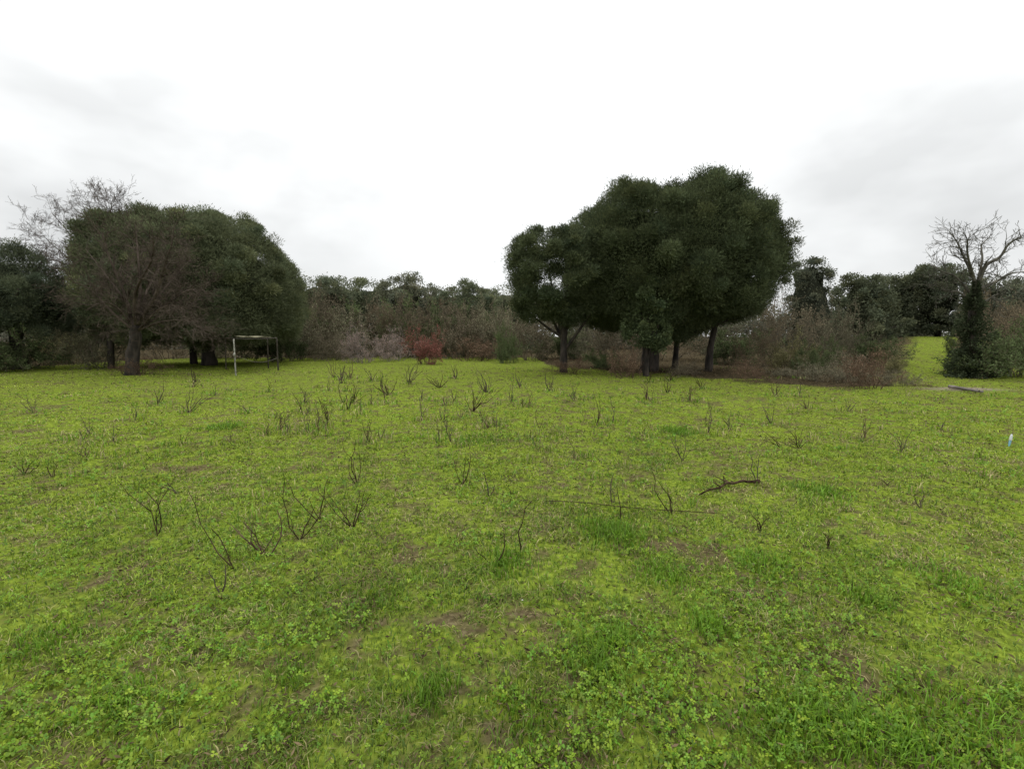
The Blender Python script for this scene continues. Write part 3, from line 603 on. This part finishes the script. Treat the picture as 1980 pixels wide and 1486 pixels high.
near=[
((305,1035),[(240,925),(262,940),(322,930),(318,960)],'leggy V-shaped bare sapling in the left foreground',M_twigd,1),
((580,1045),[(560,990),(553,915),(628,965),(600,990)],'dark forked sapling left of centre in the foreground',M_twigd,2),
((683,1022),[(620,935),(640,955),(700,950),(718,960),(672,975),(690,960)],'many-stemmed foreground sapling directly below the tall twin stems',M_twigd,2),
((690,935),[(655,850),(690,848),(697,870),(675,880)],'tall pair of upright thin stems left of centre',M_twigd,1),
((895,937),[(882,895),(900,885),(908,880),(890,905)],'short dark stub-like sapling at the centre of the field',M_twigd,2),
((955,1097),[(975,1025),(920,1062)],'slender leaning stem beside a green tuft, lower centre',M_twigd,0),
((1006,1082),[(1030,962)],'single straight stem, lower centre, tallest there',M_twigd,0),
((455,1105),[(405,1028),(350,965)],'lone long stem leaning left in the left foreground',M_twigd,1),
((505,1075),[(455,1020),(430,1010),(545,1010),(500,1000),(480,1010)],'pale sprawling stalks left of the dark forked sapling',M_twigr,2),
((1297,992),[(1260,910),(1272,930),(1290,945)],'left-leaning pair of dark stems by the fallen branch',M_twigd,0),
((1200,1012),[(1190,940)],'short upright stem left of the leaning dark pair',M_twigd,1),
((1320,892),[(1295,850),(1310,835),(1330,840),(1338,870)],'thin pale cluster behind the leaning dark pair',M_twig,2),
((1545,868),[(1510,840),(1530,835),(1545,828),(1560,828),(1565,850),(1525,855),(1552,845),(1500,850),(1538,840)],'dense dark clump on the right half of the field',M_twigd,4),
((1510,865),[(1470,830),(1485,845),(1500,850),(1475,850)],'dark twigs spreading left of the dense right clump',M_twigd,2),
((1740,877),[(1720,835),(1730,845),(1758,830),(1748,845)],'pale V-shaped twigs toward the right edge',M_twig,1),
((50,912),[(35,888),(48,885),(62,888),(70,895)],'small dark sapling at the left edge',M_twigd,2),
((102,918),[(88,890),(100,895),(112,885)],'small dark sapling second from the left edge',M_twigd,2),
((425,1157),[(405,1100),(430,1095)],'faint thin stem low in the left foreground',M_twig,1),
((945,962),[(935,908),(955,930)],'thin stem right of the short central stub',M_twig,1),
((988,967),[(983,945),(993,945)],'tiny dark stub right of centre foreground',M_twigd,1),
((1470,1028),[(1450,995),(1465,1000),(1485,1000)],'low dark scrubby twigs right of the fallen branch',M_twigd,3),
((1600,1062),[(1590,1030),(1603,1025),(1612,1040)],'small dark twig cluster in the right foreground',M_twigd,2),
((1715,942),[(1700,930),(1725,932)],'tiny low twig pair in the right middle field',M_twigd,1),
((1465,937),[(1455,870),(1475,880)],'thin upright stem just above the fallen branch tip',M_twig,1),
((345,948),[(310,930),(325,925)],'thin stem right of the V-shaped left sapling',M_twig,1),
((1110,892),[(1100,850),(1112,860)],'thin upright stem right of the centre line, middle distance',M_twig,1),
((1040,872),[(1042,830),(1030,845)],'faint single stem just right of centre, middle distance',M_twig,0),
((1185,978),[(1187,920),(1180,940)],'pale stem above the bright green tuft',M_twig,0),
((1780,985),[(1770,965),(1790,960)],'small low twig in the right field beyond foreground',M_twig,2),
((1110,1000),[(1105,985)],'tiny stub near the long fallen twig',M_twigd,0),
((620,1010),[(555,920),(600,960),(630,930)],'tall thin sapling between the forked and many-stemmed ones',M_twigd,1),
((520,1080),[(470,1010),(540,990)],'thin reddish stems at the left foreground, by the sprawling stalks',M_twigr,2),
]
for i,(b,t,lb,mt,tw) in enumerate(near): sap(b,t,lb,mt,tw=tw,seed=i)
mm={'d':M_twigd,'t':M_twig,'r':M_twigr}
for i,(px,py,h,w,n,lb,mt) in enumerate(FARL): sap((px,py),fan(px,py,h,w,n,i),lb,mm[mt],tw=1.5,seed=500+i)

def lying(name,label,pts,r0,r1,mat,cat,seed,twigs):
    rn=random.Random(seed); rs=np.random.RandomState(seed); pp=[]
    for a,c in pts:
        gx,gy=G(a,c); pp.append([gx,gy,float(hgt(gx,gy))+r0+.025])
    root=np.array(pp[0]); V,Fc=tube(pp,np.linspace(r0,r1,len(pp)),7,rs,.12); parts=[(V,Fc)]
    if twigs:
        S=Segs()
        for _ in range(twigs):
            k=rn.randrange(len(pp)-1); p=Vector(pp[k]).lerp(Vector(pp[k+1]),rn.random()); d=Vector(pp[k+1])-Vector(pp[k]); d.normalize()
            S.add(p,p+(d+rv(rn)*.5+Vector((0,0,.4))).normalized()*rn.uniform(.06,.16),r1,r1*.5)
        parts.append(S.mesh(4))
    V,Fc=join(parts); o=mk(name,V-root,Fc,mat); o.location=root; tag(o,label,cat); return o
lying('fallen_branch','knobbly dark branch lying on the grass right of centre',[(1468,940),(1450,943),(1435,939),(1418,947),(1405,944),(1392,956),(1375,957),(1352,968)],.017,.008,M_twigd,'branch',3,9)
lying('fallen_twig','long thin dead twig lying across the grass below the branch',[(1055,977),(1130,980),(1210,988),(1300,993),(1385,999)],.004,.003,M_twigd,'twig',4,0)
lying('fallen_log','pale weathered stick lying on the track by the right bank',[(1835,752),(1870,757),(1900,760)],.05,.035,M_twigp,'log',5,3)

# ---------- post shelter
fr=thing('post_shelter','small wooden post frame with pale flat top and one white post','shelter',(*G(485,718),0))
tops=[]
for (bx,by,tpx,r,mt,lb) in [(456,727,452,.028,M_white,'white painted post'),(437,714,436,.026,M_wood,None),(519,712,517,.03,M_wood,None),(538,717,535,.032,M_wood,None)]:
    gx,gy=G(bx,by); z=float(hgt(gx,gy)); t=P(tpx,655,gy); zt=1.47
    V,Fc=tube([[gx,gy,z-.15],[(gx+t[0])/2,gy,zt/2],[t[0],gy,zt]],[r,r,r*.9],8,np.random.RandomState(bx),.06)
    o=mk('post',V,Fc,mt,fr,None,True); tops.append(np.array([t[0],gy,zt]))
    if lb: o['label']=lb
def beam(a,b,r,mt,name):
    V,Fc=tube([a,(a+b)/2+[0,0,-.03],b],[r,r,r],6,np.random.RandomState(1),.03); mk(name,V,Fc,mt,fr)
up=np.array([0,0,.02])
beam(tops[0]+up,tops[3]+up,.018,M_wood,'beam'); beam(tops[1]+up,tops[2]+up,.018,M_wood,'beam'); beam(tops[0]+up*2,tops[1]+up*2,.018,M_wood,'beam'); beam(tops[3]+up*2,tops[2]+up*2,.018,M_wood,'beam')
A0,A1,A2,A3=[t+np.array([0,0,.06]) for t in (tops[0],tops[3],tops[2],tops[1])]
def lp(u,v): return (A0*(1-u)+A1*u)*(1-v)+(A3*(1-u)+A2*u)*v
g_=[];nu=10;nv=6
for k in (0,.025):
    for j in range(nv+1):
        for i in range(nu+1): q=lp(.2+.66*i/nu,.03+.95*j/nv); g_.append(q+[0,0,k+.03*math.sin(i*1.1)*.5+.03*j/nv])
f=[];m_=(nu+1)*(nv+1)
for j in range(nv):
    for i in range(nu):
        a=j*(nu+1)+i; b=a+1; c=b+nu+1; d=a+nu+1; f+=[[a,c,b],[a,d,c],[m_+a,m_+b,m_+c],[m_+a,m_+c,m_+d]]
def side(seq):
    for a,b in zip(seq[:-1],seq[1:]): f.extend([[a,b,m_+b],[a,m_+b,m_+a]])
side(list(range(nu+1))); side([nv*(nu+1)+i for i in range(nu,-1,-1)]); side([j*(nu+1)+nu for j in range(nv+1)]); side([j*(nu+1) for j in range(nv,-1,-1)])
mk('roof_panel',g_,f,M_panel,fr)
b=(tops[3]*[1,1,0])+[0,0,.6]
S=Segs(); prev=tops[0]*[1,1,0]+[0,0,.85]
for k in range(1,11):
    f_=k/10; q=(tops[0]*[1,1,0]+[0,0,.85])*(1-f_)+b*f_+[0,0,-.25*math.sin(f_*math.pi)]; S.add(prev,q,.007,.007); prev=q
V,Fc=S.mesh(4); mk('rope',V,Fc,M_twigp,fr)
V,Fc=tube([tops[0]*[1,1,0]+[.02,-.05,.95],tops[0]*[1,1,0]+[.03,-.07,.86],tops[0]*[1,1,0]+[.03,-.06,.74]],[.02,.045,.015],7,np.random.RandomState(3),.15); mk('hanging_bag',V,Fc,M_white,fr,None,True)

# ---------- marker peg
gx,gy=G(1951,860); z=float(hgt(gx,gy)); pg=thing('marker_peg','small white and pale blue peg standing in the grass at far right','peg',(gx,gy,z))
def simple(name,c):
    m,nt,out=mat_new(name); b=nt.nodes.new('ShaderNodeBsdfPrincipled'); n=nt.nodes.new('ShaderNodeTexNoise'); n.inputs['Scale'].default_value=30
    r=nt.nodes.new('ShaderNodeValToRGB'); r.color_ramp.elements[0].color=(*[v*.75 for v in c],1); r.color_ramp.elements[1].color=(*c,1); nt.links.new(n.outputs[0],r.inputs[0]); nt.links.new(r.outputs[0],b.inputs['Base Color']); b.inputs['Roughness'].default_value=.5; nt.links.new(b.outputs[0],out.inputs[0]); return m
V,Fc=tube([[gx,gy,z-.02],[gx+.006,gy,z+.05],[gx+.012,gy,z+.09]],[.010,.014,.015],10); mk('shaft',V,Fc,simple('blue_plastic',(.22,.45,.56)),pg,None,True)
V,Fc=tube([[gx+.012,gy,z+.088],[gx+.018,gy,z+.13],[gx+.022,gy,z+.165],[gx+.024,gy,z+.18]],[.018,.017,.014,.006],10); mk('cap',V,Fc,simple('white_plastic',(.6,.62,.62)),pg,None,True)

# ---------- world
w=bpy.data.worlds.new('World'); bpy.context.scene.world=w; w.use_nodes=True; nt=w.node_tree; N=nt.nodes; L=nt.links
bgN=N['Background']; tc=N.new('ShaderNodeTexCoord')
def math_(op,a,b=None):
    n=N.new('ShaderNodeMath'); n.operation=op
    for i,v in enumerate((a,b)):
        if v is None: continue
        if isinstance(v,(int,float)): n.inputs[i].default_value=v
        else: L.new(v,n.inputs[i])
    return n.outputs[0]
sx=N.new('ShaderNodeSeparateXYZ'); L.new(tc.outputs['Generated'],sx.inputs[0]); zc=math_('MAXIMUM',sx.outputs[2],0)
val=math_('ADD',math_('MULTIPLY',math_('POWER',zc,1.8),1.9),.97)
nz=N.new('ShaderNodeTexNoise'); nz.inputs['Scale'].default_value=3.2; nz.inputs['Detail'].default_value=4; nz.inputs['Roughness'].default_value=.5; mp=N.new('ShaderNodeMapping'); mp.inputs['Scale'].default_value=(1,1,2.0); L.new(tc.outputs['Generated'],mp.inputs[0]); L.new(mp.outputs[0],nz.inputs[0])
k=N.new('ShaderNodeMapRange'); k.inputs[1].default_value=.36; k.inputs[2].default_value=.62; k.inputs[3].default_value=.3; k.inputs[4].default_value=1.3; L.new(nz.outputs[0],k.inputs[0])
acc=None
for (px,py,ang,amt) in [(-150,120,44,.27),(640,372,8,.09),(1700,320,14,.07),(2150,200,38,.19)]:
    r=Vector(ray(px,py)).normalized(); dp=N.new('ShaderNodeVectorMath'); dp.operation='DOT_PRODUCT'
    L.new(tc.outputs['Generated'],dp.inputs[0]); dp.inputs[1].default_value=r
    mr=N.new('ShaderNodeMapRange'); mr.interpolation_type='SMOOTHSTEP'; mr.inputs[1].default_value=math.cos(math.radians(ang)); mr.inputs[2].default_value=1.0; mr.inputs[3].default_value=0; mr.inputs[4].default_value=amt
    L.new(dp.outputs['Value'],mr.inputs[0]); acc=mr.outputs[0] if acc is None else math_('ADD',acc,mr.outputs[0])
val=math_('SUBTRACT',val,math_('MULTIPLY',acc,k.outputs[0]))
cb=N.new('ShaderNodeCombineColor'); L.new(math_('MULTIPLY',val,.985),cb.inputs[0]); L.new(val,cb.inputs[1]); L.new(math_('MULTIPLY',val,1.0),cb.inputs[2])
sky=N.new('ShaderNodeTexSky'); sky.sky_type='NISHITA'; sky.sun_disc=False; sky.sun_elevation=math.radians(52); sky.sun_rotation=0
sc=N.new('ShaderNodeVectorMath'); sc.operation='SCALE'; sc.inputs['Scale'].default_value=.003; L.new(sky.outputs[0],sc.inputs[0])
ad=N.new('ShaderNodeVectorMath'); ad.operation='ADD'; L.new(cb.outputs[0],ad.inputs[0]); L.new(sc.outputs[0],ad.inputs[1])
L.new(ad.outputs[0],bgN.inputs[0]); bgN.inputs[1].default_value=1.0
sl=bpy.data.lights.new('sun','SUN'); sl.energy=1.0; sl.angle=math.radians(20); sl.color=(1,.98,.92); so=bpy.data.objects.new('sun',sl); C.objects.link(so); so.rotation_euler=(-math.radians(38),0,0)
cam=bpy.data.cameras.new('camera'); co=bpy.data.objects.new('camera',cam); C.objects.link(co); co.location=(0,0,CH); co.rotation_euler=(math.radians(90-5.8),0,0)
cam.sensor_width=36; cam.lens=36*F/1980; cam.clip_end=2000; cam.clip_start=.05
s=bpy.context.scene; s.camera=co; s.view_settings.view_transform='Standard'; s.view_settings.look='None'; s.view_settings.exposure=0
